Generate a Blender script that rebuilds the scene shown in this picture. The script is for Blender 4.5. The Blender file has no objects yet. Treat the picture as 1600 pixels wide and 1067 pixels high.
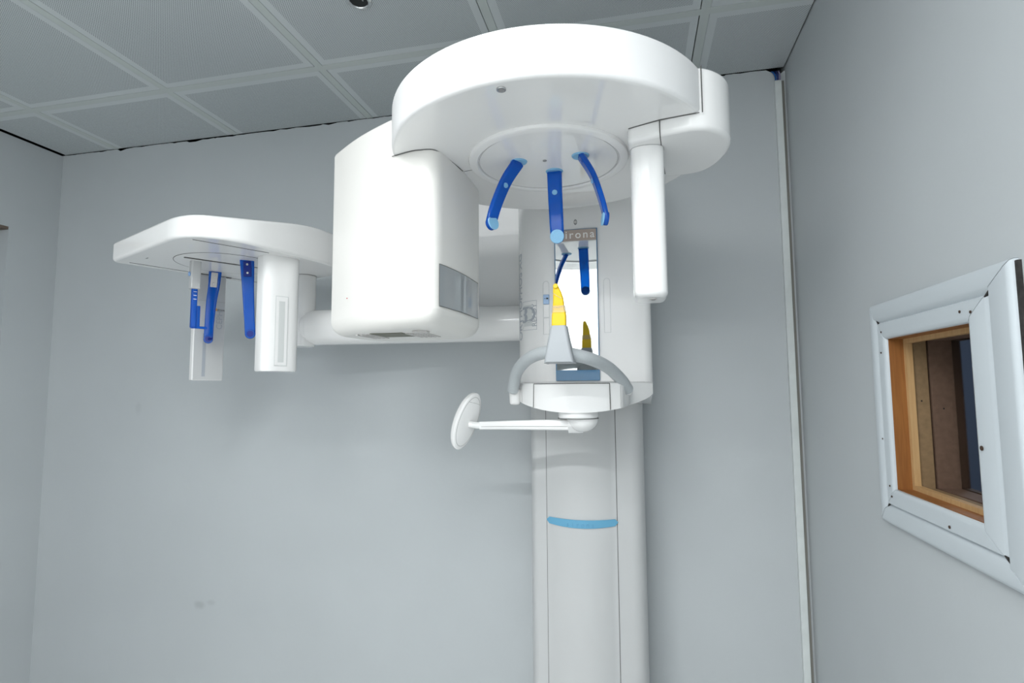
import bpy, bmesh, math, random
from mathutils import Vector, Matrix
random.seed(7)
SC = bpy.context.scene
COL = SC.collection
PI = math.pi

# ------------------------------------------------------------------ materials
def mat(name, color, rough=0.5, metal=0.0, spec=0.5, coat=0.0, trans=0.0, ior=1.45, noise=0.0, nscale=8.0, bump=0.0, bscale=200.0, emit=None, estr=0.0, alpha=1.0):
    m = bpy.data.materials.new(name); m.use_nodes = True
    nt = m.node_tree; b = nt.nodes['Principled BSDF']
    b.inputs['Base Color'].default_value = (*color, 1)
    b.inputs['Roughness'].default_value = rough
    b.inputs['Metallic'].default_value = metal
    b.inputs['Specular IOR Level'].default_value = spec
    b.inputs['Coat Weight'].default_value = coat
    b.inputs['Coat Roughness'].default_value = 0.04
    b.inputs['Transmission Weight'].default_value = trans
    b.inputs['IOR'].default_value = ior
    b.inputs['Alpha'].default_value = alpha
    if emit:
        b.inputs['Emission Color'].default_value = (*emit, 1)
        b.inputs['Emission Strength'].default_value = estr
    geo = nt.nodes.new('ShaderNodeNewGeometry')
    if noise > 0:
        n = nt.nodes.new('ShaderNodeTexNoise'); n.inputs['Scale'].default_value = nscale; n.inputs['Detail'].default_value = 5
        r = nt.nodes.new('ShaderNodeMapRange')
        r.inputs['From Min'].default_value = 0.3; r.inputs['From Max'].default_value = 0.7
        r.inputs['To Min'].default_value = 1 - noise; r.inputs['To Max'].default_value = 1 + noise
        mx = nt.nodes.new('ShaderNodeVectorMath'); mx.operation = 'SCALE'
        mx.inputs[0].default_value = color
        nt.links.new(geo.outputs['Position'], n.inputs['Vector'])
        nt.links.new(n.outputs['Fac'], r.inputs['Value'])
        nt.links.new(r.outputs['Result'], mx.inputs['Scale'])
        nt.links.new(mx.outputs['Vector'], b.inputs['Base Color'])
    if bump > 0:
        n2 = nt.nodes.new('ShaderNodeTexNoise'); n2.inputs['Scale'].default_value = bscale; n2.inputs['Detail'].default_value = 3
        bp = nt.nodes.new('ShaderNodeBump'); bp.inputs['Strength'].default_value = bump; bp.inputs['Distance'].default_value = 0.002
        nt.links.new(geo.outputs['Position'], n2.inputs['Vector'])
        nt.links.new(n2.outputs['Fac'], bp.inputs['Height'])
        nt.links.new(bp.outputs['Normal'], b.inputs['Normal'])
    return m

def wood(name, c1, c2, rough=0.55, scale=(60, 60, 4)):
    m = mat(name, c1, rough); nt = m.node_tree; b = nt.nodes['Principled BSDF']
    geo = nt.nodes.new('ShaderNodeNewGeometry'); mp = nt.nodes.new('ShaderNodeMapping')
    mp.inputs['Scale'].default_value = scale
    n = nt.nodes.new('ShaderNodeTexNoise'); n.inputs['Scale'].default_value = 3; n.inputs['Detail'].default_value = 6; n.inputs['Distortion'].default_value = 0.6
    cr = nt.nodes.new('ShaderNodeValToRGB')
    cr.color_ramp.elements[0].color = (*c1, 1); cr.color_ramp.elements[0].position = 0.3
    cr.color_ramp.elements[1].color = (*c2, 1); cr.color_ramp.elements[1].position = 0.7
    nt.links.new(geo.outputs['Position'], mp.inputs['Vector']); nt.links.new(mp.outputs['Vector'], n.inputs['Vector'])
    nt.links.new(n.outputs['Fac'], cr.inputs['Fac']); nt.links.new(cr.outputs['Color'], b.inputs['Base Color'])
    return m

SPOTS = [(0.725, 0.725, 0.034, 0.020, 0.16), (0.775, 0.736, 0.030, 0.016, 0.10), (0.392, 1.478, 0.022, 0.036, 0.07)]   # old hand marks on the plaster
GX, GY, TILE = 0.2101, -0.345, 0.6          # ceiling grid: one joint at x = GX + k*TILE, one at y = GY - k*TILE
ZC = 2.6

def perforated(name, base, hole):
    m = mat(name, base, 0.45); nt = m.node_tree; b = nt.nodes['Principled BSDF']
    geo = nt.nodes.new('ShaderNodeNewGeometry'); sp = nt.nodes.new('ShaderNodeSeparateXYZ')
    nt.links.new(geo.outputs['Position'], sp.inputs[0])
    def mth(op, a, bb=None, c=None):
        n = nt.nodes.new('ShaderNodeMath'); n.operation = op
        for i, v in enumerate((a, bb, c)):
            if v is None: continue
            if isinstance(v, (int, float)): n.inputs[i].default_value = v
            else: nt.links.new(v, n.inputs[i])
        return n.outputs[0]
    x, y = sp.outputs[0], sp.outputs[1]
    u = mth('FRACT', mth('DIVIDE', mth('SUBTRACT', x, GX), TILE))
    v = mth('FRACT', mth('DIVIDE', mth('SUBTRACT', y, GY), TILE))
    mu = mth('MULTIPLY', mth('GREATER_THAN', u, 0.062), mth('LESS_THAN', u, 0.938))
    mv = mth('MULTIPLY', mth('GREATER_THAN', v, 0.062), mth('LESS_THAN', v, 0.938))
    # beside the side walls and the back wall the cut panels are perforated right to the edge
    mask = mth('MULTIPLY', mu, mv)
    P = 0.0062
    p = mth('DIVIDE', mth('ADD', x, y), P * 1.0); q = mth('DIVIDE', mth('SUBTRACT', x, y), P * 1.0)
    fx = mth('SUBTRACT', mth('FRACT', p), 0.5); fy = mth('SUBTRACT', mth('FRACT', q), 0.5)
    r = mth('SQRT', mth('ADD', mth('MULTIPLY', fx, fx), mth('MULTIPLY', fy, fy)))
    dot = mth('MULTIPLY', mth('LESS_THAN', r, 0.31), mask)
    mx = nt.nodes.new('ShaderNodeMix'); mx.data_type = 'RGBA'
    mx.inputs[6].default_value = (*base, 1); mx.inputs[7].default_value = (*hole, 1)
    nt.links.new(dot, mx.inputs[0]); nt.links.new(mx.outputs[2], b.inputs['Base Color'])
    return m

WALL   = mat('wall_paint', (0.52, 0.552, 0.566), 0.42, spec=0.35, noise=0.025, nscale=2.2, bump=0.10, bscale=55)
WALLB  = mat('back_wall_paint', (0.52, 0.552, 0.566), 0.42, spec=0.35, noise=0.025, nscale=2.2, bump=0.10, bscale=55)
def smudges(m, spots):
    nt = m.node_tree; b = nt.nodes['Principled BSDF']; geo = nt.nodes.new('ShaderNodeNewGeometry')
    n = nt.nodes.new('ShaderNodeTexNoise'); n.inputs['Scale'].default_value = 22; n.inputs['Detail'].default_value = 3
    nt.links.new(geo.outputs['Position'], n.inputs['Vector'])
    src = b.inputs['Base Color'].links[0].from_socket
    for (x, z, rx, rz, amt) in spots:
        sub = nt.nodes.new('ShaderNodeVectorMath'); sub.operation = 'SUBTRACT'; sub.inputs[1].default_value = (x, 0, z)
        sc = nt.nodes.new('ShaderNodeVectorMath'); sc.operation = 'MULTIPLY'; sc.inputs[1].default_value = (1 / rx, 0, 1 / rz)
        ln = nt.nodes.new('ShaderNodeVectorMath'); ln.operation = 'LENGTH'
        ad = nt.nodes.new('ShaderNodeMath'); ad.operation = 'ADD'
        mr = nt.nodes.new('ShaderNodeMapRange'); mr.interpolation_type = 'SMOOTHSTEP'
        mr.inputs['From Min'].default_value = 0.7; mr.inputs['From Max'].default_value = 1.5; mr.inputs['To Min'].default_value = 1 - amt; mr.inputs['To Max'].default_value = 1
        mu = nt.nodes.new('ShaderNodeVectorMath'); mu.operation = 'SCALE'
        nt.links.new(geo.outputs['Position'], sub.inputs[0]); nt.links.new(sub.outputs['Vector'], sc.inputs[0]); nt.links.new(sc.outputs['Vector'], ln.inputs[0])
        nt.links.new(ln.outputs['Value'], ad.inputs[0]); nt.links.new(n.outputs['Fac'], ad.inputs[1])
        nt.links.new(ad.outputs[0], mr.inputs['Value']); nt.links.new(src, mu.inputs[0]); nt.links.new(mr.outputs['Result'], mu.inputs['Scale'])
        src = mu.outputs['Vector']
    nt.links.new(src, b.inputs['Base Color'])
smudges(WALLB, SPOTS)
PANEL  = perforated('perforated_metal', (0.64, 0.68, 0.69), (0.15, 0.18, 0.20))
GRID   = mat('grid_metal', (0.58, 0.625, 0.61), 0.42)
DARK   = mat('dark_void', (0.012, 0.013, 0.014), 0.9)
FLOORM = mat('floor_vinyl', (0.82, 0.82, 0.81), 0.35, noise=0.05, nscale=14)
WHITE  = mat('glossy_white_plastic', (0.88, 0.88, 0.87), 0.12, spec=0.5)
WARM   = mat('warm_white_plastic', (0.89, 0.875, 0.835), 0.34, spec=0.5)
MATTE  = mat('matte_white_plastic', (0.88, 0.88, 0.875), 0.36, spec=0.45)
POLISH = mat('polished_white_plastic', (0.88, 0.88, 0.87), 0.045, spec=0.75)
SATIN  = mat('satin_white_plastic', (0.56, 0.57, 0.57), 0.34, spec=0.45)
SEAM   = mat('dark_seam', (0.10, 0.10, 0.095), 0.8)  # dark colour for joint lines and slots
SEAMLT = mat('light_seam', (0.42, 0.42, 0.41), 0.7)
SILVER = mat('silver_plastic', (0.51, 0.545, 0.56), 0.45, metal=0.08, spec=0.35, noise=0.03, nscale=300, bump=0.05, bscale=900)
BLUE   = mat('translucent_blue', (0.0, 0.145, 0.72), 0.12, spec=0.6, trans=0.55, ior=1.4)
BLUED  = mat('dark_blue_insert', (0.0, 0.018, 0.22), 0.2)
PALEB  = mat('pale_blue_plastic', (0.23, 0.49, 0.72), 0.5, noise=0.05, nscale=400)
SILVRD = mat('silver_plastic_dark', (0.42, 0.445, 0.465), 0.5, metal=0.08, spec=0.35)
STRIP  = mat('sky_blue_strip', (0.14, 0.39, 0.58), 0.35)
STRIPD = mat('sky_blue_letters', (0.12, 0.34, 0.54), 0.4)
YELLOW = mat('yellow_plastic', (0.93, 0.62, 0.01), 0.35)
FILM   = mat('clear_film', (0.93, 0.86, 0.74), 0.18, trans=0.55, alpha=0.5)
MIRROR = mat('mirror_glass', (0.74, 0.765, 0.76), 0.012, metal=1.0)
MEDGE  = mat('mirror_edge_blue', (0.085, 0.21, 0.36), 0.12, coat=0.4)
TAN    = mat('mirror_sign_tan', (0.46, 0.38, 0.33), 0.35)
LETTER = mat('white_letters', (0.88, 0.87, 0.85), 0.4)
GREYL  = mat('grey_letters', (0.40, 0.43, 0.47), 0.5)
GREYLD = mat('pale_grey_print', (0.66, 0.68, 0.67), 0.5)
WINGRY = mat('smoked_window', (0.36, 0.385, 0.40), 0.07, spec=0.6, coat=0.5)
GREY   = mat('mid_grey_plastic', (0.30, 0.30, 0.30), 0.4)
GREYW  = mat('pale_grey_plastic', (0.62, 0.60, 0.58), 0.35)
STEEL  = mat('steel', (0.6, 0.6, 0.6), 0.25, metal=1.0)
ORANGE = mat('orange_print', (0.75, 0.36, 0.05), 0.5)
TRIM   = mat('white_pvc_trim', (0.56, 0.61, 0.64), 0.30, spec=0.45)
CAULK  = mat('dark_joint', (0.03, 0.028, 0.026), 0.9, noise=0.4, nscale=120)
WOODB  = wood('stained_wood', (0.23, 0.085, 0.02), (0.31, 0.125, 0.03))
WOODP  = wood('pine_bead', (0.48, 0.29, 0.125), (0.56, 0.36, 0.17))
MDF    = mat('mdf_board', (0.25, 0.165, 0.085), 0.7, noise=0.12, nscale=90)
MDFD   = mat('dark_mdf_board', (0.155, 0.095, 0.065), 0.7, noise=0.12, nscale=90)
DKWOOD = mat('dark_wood', (0.05, 0.026, 0.014), 0.7)
GLASS  = mat('window_glass', (0.9, 0.95, 0.95), 0.0, trans=1.0, ior=1.02, alpha=0.25)
FARW   = mat('far_room_paint', (0.29, 0.33, 0.41), 0.7)
CBLUE  = mat('cable_blue', (0.012, 0.10, 0.36), 0.4)
CDBLUE = mat('cable_dark_blue', (0.012, 0.03, 0.16), 0.4)
CLILAC = mat('cable_lilac', (0.30, 0.27, 0.42), 0.45)
DUCT   = mat('white_pvc_duct', (0.66, 0.70, 0.69), 0.33, noise=0.04, nscale=30)
LAMPB  = mat('lamp_black', (0.006, 0.006, 0.006), 0.3)
CHROME = mat('chrome', (0.75, 0.75, 0.75), 0.12, metal=1.0)
DOORP  = mat('door_paint', (0.24, 0.28, 0.31), 0.5)

# ------------------------------------------------------------------ mesh helpers
def nb(): return bmesh.new()

def set_mat(bm, start, idx):
    bm.faces.ensure_lookup_table()
    for f in bm.faces[start:]: f.material_index = idx

def add_prism(bm, poly, z0, z1, bev0=0.0, bev1=0.0, seg=4, idx=0, bevv=0.0):
    """poly: CCW list of (x, y); extruded z0..z1; bev0 rounds the bottom rim, bev1 the top rim"""
    t = nb()
    vb = [t.verts.new((x, y, z0)) for x, y in poly]; vt = [t.verts.new((x, y, z1)) for x, y in poly]
    n = len(poly)
    fb = t.faces.new(vb[::-1]); ft = t.faces.new(vt)
    for i in range(n):
        j = (i + 1) % n
        t.faces.new((vb[i], vb[j], vt[j], vt[i]))
    t.normal_update()
    e0 = list(fb.edges); e1 = list(ft.edges)
    if bev0 > 0: bmesh.ops.bevel(t, geom=e0, offset=bev0, segments=seg, profile=0.5, affect='EDGES', clamp_overlap=True)
    if bev1 > 0:
        e1 = [e for e in t.edges if all(abs(v.co.z - z1) < 1e-6 for v in e.verts) and len(e.link_faces) == 2 and any(abs(f.normal.z) < 0.5 for f in e.link_faces)]
        bmesh.ops.bevel(t, geom=e1, offset=bev1, segments=seg, profile=0.5, affect='EDGES', clamp_overlap=True)
    merge(bm, t, idx)

def merge(bm, t, idx=0, mtx=None):
    me = bpy.data.meshes.new('tmp'); 
    for f in t.faces: f.material_index = idx
    if mtx is not None: t.transform(mtx)
    t.to_mesh(me); t.free(); bm.from_mesh(me); bpy.data.meshes.remove(me)

def merge_keep(bm, t, mtx=None):
    me = bpy.data.meshes.new('tmp')
    if mtx is not None: t.transform(mtx)
    t.to_mesh(me); t.free(); bm.from_mesh(me); bpy.data.meshes.remove(me)

def add_box(bm, lo, hi, bev=0.0, seg=3, idx=0, mtx=None):
    t = nb()
    bmesh.ops.create_cube(t, size=1)
    for v in t.verts:
        v.co = Vector([lo[k] + (v.co[k] + 0.5) * (hi[k] - lo[k]) for k in range(3)])
    if bev > 0: bmesh.ops.bevel(t, geom=list(t.edges), offset=bev, segments=seg, profile=0.5, affect='EDGES', clamp_overlap=True)
    merge(bm, t, idx, mtx)

def frame_box(bm, c, ax, ay, az, sx, sy, sz, bev=0.0, idx=0, seg=3):
    """box centred at c with half sizes along the given axes"""
    if Vector(ax).cross(Vector(ay)).dot(Vector(az)) < 0: ax, sx, ay, sy = ay, sy, ax, sx
    m = Matrix((ax, ay, az)).transposed().to_4x4(); m.translation = Vector(c)
    add_box(bm, (-sx, -sy, -sz), (sx, sy, sz), bev, seg, idx, m)

def add_cyl(bm, c, axis, r, h, seg=40, bev=0.0, idx=0, r2=None, sx=1.0):
    """cylinder from c along axis by length h"""
    t = nb()
    bmesh.ops.create_cone(t, cap_ends=True, segments=seg, radius1=r, radius2=r if r2 is None else r2, depth=h)
    for v in t.verts: v.co.z += h / 2; v.co.x *= sx
    if bev > 0:
        es = [e for e in t.edges if len(e.link_faces) == 2 and any(len(f.verts) > 4 for f in e.link_faces)]
        bmesh.ops.bevel(t, geom=es, offset=bev, segments=3, profile=0.5, affect='EDGES', clamp_overlap=True)
    a = Vector(axis).normalized()
    m = a.to_track_quat('Z', 'Y').to_matrix().to_4x4(); m.translation = Vector(c)
    merge(bm, t, idx, m)

def bez(pts, n):
    """Catmull-Rom through pts, n samples a span"""
    P = [Vector(p) for p in pts]; P = [2 * P[0] - P[1]] + P + [2 * P[-1] - P[-2]]
    out = []
    for i in range(1, len(P) - 2):
        for k in range(n):
            t = k / n
            a, b, c, d = P[i - 1], P[i], P[i + 1], P[i + 2]
            out.append(0.5 * ((2 * b) + (-a + c) * t + (2 * a - 5 * b + 4 * c - d) * t * t + (-a + 3 * b - 3 * c + d) * t ** 3))
    out.append(P[-2]); return out

def add_sweep(bm, path, prof, side=None, idx=0, cap=True, scale=None):
    """sweep a closed profile [(a, b)] along path; a is measured along side, b along tangent x side"""
    t = nb(); rings = []
    N = len(path); up = None
    for i, p in enumerate(path):
        tan = (path[min(i + 1, N - 1)] - path[max(i - 1, 0)]).normalized()
        if side is not None:
            s = Vector(side[i] if isinstance(side, list) else side); s = (s - tan * s.dot(tan)).normalized()
        else:
            if up is None:
                s = tan.orthogonal().normalized()
            else:
                s = (up - tan * up.dot(tan)).normalized()
            up = s
        b = tan.cross(s)
        k = 1 if scale is None else scale[i]
        rings.append([t.verts.new(p + s * (u * k) + b * (w * k)) for u, w in prof])
    n = len(prof)
    for i in range(N - 1):
        for j in range(n):
            k = (j + 1) % n
            t.faces.new((rings[i][j], rings[i][k], rings[i + 1][k], rings[i + 1][j]))
    if cap:
        t.faces.new(rings[0][::-1]); t.faces.new(rings[-1])
    bmesh.ops.recalc_face_normals(t, faces=list(t.faces))
    merge(bm, t, idx)

def circ(r, n=16, sx=1.0): return [(r * sx * math.cos(2 * PI * k / n), r * math.sin(2 * PI * k / n)) for k in range(n)]
def rrect(a, b, r, n=4):
    out = []
    for cx, cy, a0 in ((a - r, b - r, 0), (-a + r, b - r, 90), (-a + r, -b + r, 180), (a - r, -b + r, 270)):
        for k in range(n + 1):
            t = math.radians(a0 + 90 * k / n); out.append((cx + r * math.cos(t), cy + r * math.sin(t)))
    return out
def add_tube(bm, path, r, idx=0, n=12): add_sweep(bm, [Vector(p) for p in path], circ(r, n), idx=idx)
def seam(bm, pts, r=0.0008, idx=1, n=1):
    add_sweep(bm, bez(pts, n) if n > 1 else [Vector(p) for p in pts], circ(r, 6), idx=idx)

def smooth_poly(pts, n=6):
    """closed Catmull-Rom loop through the points (x, y)"""
    P = [Vector((*p, 0)) for p in pts]; N = len(P); out = []
    for i in range(N):
        a, b, c, d = P[i - 1], P[i], P[(i + 1) % N], P[(i + 2) % N]
        for k in range(n):
            t = k / n
            q = 0.5 * ((2 * b) + (-a + c) * t + (2 * a - 5 * b + 4 * c - d) * t * t + (-a + 3 * b - 3 * c + d) * t ** 3)
            out.append((q.x, q.y))
    return out
def round_poly(pts, radii, n=6):
    """polygon with each corner rounded by a quadratic of the given reach"""
    out = []; N = len(pts)
    if not isinstance(radii, (list, tuple)): radii = [radii] * N
    for i in range(N):
        p = Vector(pts[i]); a = Vector(pts[i - 1]); b = Vector(pts[(i + 1) % N]); r = radii[i]
        if r <= 0: out.append(tuple(p)); continue
        u = (a - p); v = (b - p)
        s = p + u.normalized() * min(r, u.length * 0.49); e = p + v.normalized() * min(r, v.length * 0.49)
        for k in range(n + 1):
            t = k / n; q = s * (1 - t) ** 2 + p * 2 * t * (1 - t) + e * t * t
            out.append((q.x, q.y))
    return out
def arc(cx, cy, r, a0, a1, n):
    return [(cx + r * math.cos(math.radians(a0 + (a1 - a0) * k / n)), cy + r * math.sin(math.radians(a0 + (a1 - a0) * k / n))) for k in range(n + 1)]

ORG = {}
def obj(name, bm, mats, parent=None, smooth=True, angle=35, kind=None, label=None):
    """link a bmesh as one mesh object whose origin is the middle of its bounds"""
    me = bpy.data.meshes.new(name)
    bmesh.ops.recalc_face_normals(bm, faces=list(bm.faces)) if False else None
    lo = Vector((1e9,) * 3); hi = Vector((-1e9,) * 3)
    for v in bm.verts:
        for k in range(3): lo[k] = min(lo[k], v.co[k]); hi[k] = max(hi[k], v.co[k])
    c = (lo + hi) / 2
    for v in bm.verts: v.co -= c
    for f in bm.faces: f.smooth = smooth
    bm.to_mesh(me); bm.free()
    for m in (mats if isinstance(mats, (list, tuple)) else [mats]): me.materials.append(m)
    o = bpy.data.objects.new(name, me); COL.objects.link(o)
    if smooth:
        me.set_sharp_from_angle(angle=math.radians(angle))
        wn = o.modifiers.new('weighted_normal', 'WEIGHTED_NORMAL'); wn.keep_sharp = True; wn.weight = 80
    if parent is not None:
        o.parent = parent; o.location = c - ORG[parent.name]
    else: o.location = c
    ORG[o.name] = c
    if kind: o['kind'] = kind
    if label: o['label'] = label
    return o
def thing(name, loc, label, cat, group=None):
    o = bpy.data.objects.new(name, None); COL.objects.link(o); o.location = loc; o.empty_display_size = 0.05
    ORG[o.name] = Vector(loc); tag(o, label, cat, group); return o
def tag(o, label, cat, group=None):
    o['label'] = label; o['category'] = cat
    if group: o['group'] = group
    return o
def struct(name, bm, mats, parent=None, **k):
    return obj(name, bm, mats, parent, kind='structure', **k)

def add_text(bm, s, size, mtx, depth=0.0006, idx=0, space=1.0, bold=0.0):
    cu = bpy.data.curves.new('t', 'FONT'); cu.body = s; cu.size = size; cu.extrude = depth; cu.align_x = 'CENTER'; cu.align_y = 'CENTER'
    cu.space_character = space; cu.offset = bold; cu.resolution_u = 3
    o = bpy.data.objects.new('t', cu); COL.objects.link(o)
    dg = bpy.context.evaluated_depsgraph_get(); dg.update()
    me = bpy.data.meshes.new_from_object(o.evaluated_get(dg))
    t = nb(); t.from_mesh(me)
    bpy.data.objects.remove(o); bpy.data.curves.remove(cu); bpy.data.meshes.remove(me)
    merge(bm, t, idx, mtx)
def basis(origin, right, up):
    r = Vector(right).normalized(); u = Vector(up); u = (u - r * u.dot(r)).normalized(); n = r.cross(u)
    m = Matrix((r, u, n)).transposed().to_4x4(); m.translation = Vector(origin); return m

# ------------------------------------------------------------------ room shell
XL, XR, YF = -0.0823, 2.8998, -2.95
# floor
bm = nb(); add_box(bm, (XL - 0.3, YF - 0.2, -0.1), (XR + 0.2, 0.2, 0.0)); struct('floor', bm, FLOORM)
# back wall, its plaster edge ragged below the ceiling
bm = nb()
xs = [XL - 0.15]; x = XL
while x < XR + 0.1:
    xs.append(x); x += random.uniform(0.006, 0.05)
xs.append(XR + 0.15)
top = []
for x in xs:
    d = max(0.0, random.gauss(0.0006, 0.0019))
    if random.random() < 0.06: d += 0.006
    if 0.55 < x < 1.0: d += 0.002
    if x > 2.0: d *= 0.5
    if x > 2.845: d = 0.024 if x < 2.89 else 0.004
    top.append((x, ZC - 0.0005 - d))
for yv in (0.0, 0.12):
    pass
t = nb()
f0 = [t.verts.new((x, 0.0, z)) for x, z in top]; f1 = [t.verts.new((x, 0.12, z)) for x, z in top]
b0 = [t.verts.new((x, 0.0, -0.05)) for x, z in top]; b1 = [t.verts.new((x, 0.12, -0.05)) for x, z in top]
for i in range(len(top) - 1):
    t.faces.new((b0[i], b0[i + 1], f0[i + 1], f0[i])); t.faces.new((f0[i], f0[i + 1], f1[i + 1], f1[i])); t.faces.new((b1[i + 1], b1[i], f1[i], f1[i + 1]))
t.normal_update(); merge(bm, t); struct('wall_back', bm, WALLB, smooth=False)
# left wall with a doorway near the photographer
bm = nb(); D0, D1, DZ = -0.196, -1.12, 2.22
ZL = ZC - 0.003
add_box(bm, (XL - 0.14, D0, -0.05), (XL, 0.12, ZL)); add_box(bm, (XL - 0.14, D1, DZ), (XL, D0, ZL)); add_box(bm, (XL - 0.14, YF, -0.05), (XL, D1, ZL))
struct('wall_left', bm, WALL, smooth=False)
bm = nb(); add_box(bm, (XL - 0.13, D1 + 0.003, 0.0), (XL - 0.09, D0 - 0.003, DZ - 0.012))
door = struct('door_1', bm, DOORP, smooth=False)
bm = nb(); add_box(bm, (XL - 0.14, D1, DZ - 0.012), (XL - 0.002, D0, DZ)); struct('lintel_board', bm, mat('lintel_brown', (0.16, 0.125, 0.10), 0.7), door, smooth=False)
bm = nb(); add_cyl(bm, (XL - 0.09, D1 + 0.08, 1.02), (1, 0, 0), 0.012, 0.05, bev=0.002); add_tube(bm, [(XL - 0.045, D1 + 0.08, 1.02), (XL - 0.045, D1 + 0.2, 1.02)], 0.009)
obj('door_handle', bm, STEEL, door)
# right wall with the window opening
WY0, WY1, WZ0, WZ1 = -0.637, -0.930, 1.342, 1.648
bm = nb()
add_box(bm, (XR, WY0, -0.05), (XR + 0.118, 0.12, ZC + 0.05)); add_box(bm, (XR, YF, -0.05), (XR + 0.118, WY1, ZC + 0.05))
add_box(bm, (XR, WY1, -0.05), (XR + 0.118, WY0, WZ0)); add_box(bm, (XR, WY1, WZ1), (XR + 0.118, WY0, ZC + 0.05))
struct('wall_right', bm, WALL, smooth=False)
bm = nb(); add_box(bm, (XL - 0.14, YF - 0.12, -0.05), (XR + 0.118, YF, ZC + 0.05)); struct('wall_front', bm, mat('white_wall_paint', (0.86, 0.87, 0.87), 0.6), smooth=False)

# ceiling: void, tee bars and perforated panels
bm = nb()
add_box(bm, (XL - 0.2, YF - 0.2, ZC + 0.14), (XR + 0.2, 0.2, ZC + 0.2), idx=1)
add_box(bm, (XL - 0.2, 0.13, ZC - 0.1), (XR + 0.2, 0.2, ZC + 0.14), idx=1)
add_box(bm, (XL - 0.2, YF - 0.2, ZC - 0.02), (XL - 0.145, 0.2, ZC + 0.2), idx=1)
BW = 0.0125
vx = [GX + TILE * k for k in range(5)]; hy = [GY - TILE * k for k in range(5)]
for x in vx: add_box(bm, (x - BW, YF, ZC), (x + BW, -0.001, ZC + 0.012), 0.0)
for y in hy: add_box(bm, (XL + 0.012, y - BW, ZC + 0.0002), (XR - 0.004, y + BW, ZC + 0.0118), 0.0)
ceil = struct('ceiling', bm, [GRID, DARK], smooth=False)
ex = [XL + 0.014] + vx + [XR - 0.0035]; ey = [-0.0005] + hy + [YF]
SPOT = (1.687, -0.607)
TROF = {(3, 3), (4, 3)}
for i in range(len(ex) - 1):
    for j in range(len(ey) - 1):
        if (i, j) in TROF: continue
        xa = ex[i] + (BW + 0.0006 if i > 0 else 0); xb = ex[i + 1] - (BW + 0.0028 if i < len(ex) - 2 else 0)
        ya = ey[j] - (BW + 0.0006 if j > 0 else 0); yb = ey[j + 1] + (BW + 0.0012 if j < len(ey) - 2 else 0)
        if xb - xa < 0.02 or ya - yb < 0.02: continue
        bm = nb(); dz = random.uniform(0.0, 0.0015); add_box(bm, (xa, yb, ZC + 0.0005 + dz), (xb, ya, ZC + 0.008 + dz), 0.0008, 1)
        o = struct('ceiling_panel', bm, PANEL, ceil, smooth=False)

# recessed spotlight in the ceiling, seen at the top edge of the photo
t = thing('ceiling_spotlight', (SPOT[0], SPOT[1], ZC), 'small round black recessed spotlight with chrome ring in the ceiling', 'light')
bm = nb(); n = 40
prof = [(0.023, -0.001), (0.025, -0.0045), (0.030, -0.0055), (0.0345, -0.003), (0.036, 0.0004)]
def lathe(bm, c, prof, n=40, idx=0):
    t_ = nb(); R_ = [[t_.verts.new((c[0] + r * math.cos(2 * PI * k / n), c[1] + r * math.sin(2 * PI * k / n), c[2] + z)) for k in range(n)] for r, z in prof]
    for a in range(len(prof) - 1):
        for k in range(n):
            l = (k + 1) % n; t_.faces.new((R_[a][k], R_[a][l], R_[a + 1][l], R_[a + 1][k]))
    bmesh.ops.recalc_face_normals(t_, faces=list(t_.faces)); merge(bm, t_, idx)
lathe(bm, (*SPOT, ZC), prof); obj('chrome_ring', bm, CHROME, t)
bm = nb(); add_cyl(bm, (SPOT[0], SPOT[1], ZC - 0.002), (0, 0, 1), 0.0245, 0.0022); obj('black_insert', bm, LAMPB, t)
bm = nb()
for a in range(7):
    an = -1.9 + 0.32 * a; add_cyl(bm, (SPOT[0] + 0.012 * math.cos(an), SPOT[1] + 0.012 * math.sin(an), ZC - 0.0028), (0, 0, 1), 0.0016, 0.001, 10)
obj('reflector_facet', bm, CHROME, t)

# ceiling lamps behind the photographer: one room light, the rest added fill
P_KEY, P_WIN, P_FILL = 3.2, 1.4, 37.0
def troffer(x0, y0, label, power):
    cx, cy = x0 + TILE / 2, y0 - TILE / 2
    t = thing('ceiling_light', (cx, cy, ZC), label, 'light')
    bm = nb(); h = TILE / 2 - BW - 0.002
    add_box(bm, (cx - h, cy - h, ZC + 0.075), (cx + h, cy + h, ZC + 0.085))
    for s in (-1, 1):
        add_box(bm, (cx + s * h - 0.002, cy - h, ZC), (cx + s * h + 0.002, cy + h, ZC + 0.08)); add_box(bm, (cx - h, cy + s * h - 0.002, ZC), (cx + h, cy + s * h + 0.002, ZC + 0.08))
    obj('housing', bm, WHITE, t, smooth=False)
    for k in (-1, 0, 1):
        L = bpy.data.lights.new('tube', 'AREA'); L.shape = 'RECTANGLE'; L.size = 0.05; L.size_y = 0.54; L.energy = power; L.color = (0.97, 0.99, 1.0)
        o = bpy.data.objects.new('tube', L); COL.objects.link(o); o.parent = t; o.location = (k * 0.15, 0, 0.012)
troffer(vx[2], hy[2], 'square three tube fluorescent ceiling light in the middle of the room', P_KEY)
troffer(vx[3], hy[2], 'square three tube ceiling light added to brighten the window wall', P_WIN)  # unseen fixture added to brighten the right wall
t = thing('fill_batten', (1.8, -2.5, ZC), 'long batten light added as fill on the ceiling close to the wall behind the photographer', 'light')  # unseen batten added so the wall behind bounces light onto the machine
bm = nb(); add_box(bm, (0.98, -2.54, ZC - 0.045), (2.62, -2.46, ZC), 0.004); obj('housing', bm, WHITE, t)
L = bpy.data.lights.new('tube', 'AREA'); L.shape = 'RECTANGLE'; L.size = 1.6; L.size_y = 0.06; L.energy = P_FILL; L.color = (0.97, 0.99, 1.0)
o = bpy.data.objects.new('tube', L); COL.objects.link(o); o.parent = t; o.location = (0, 0, -0.05)

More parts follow.
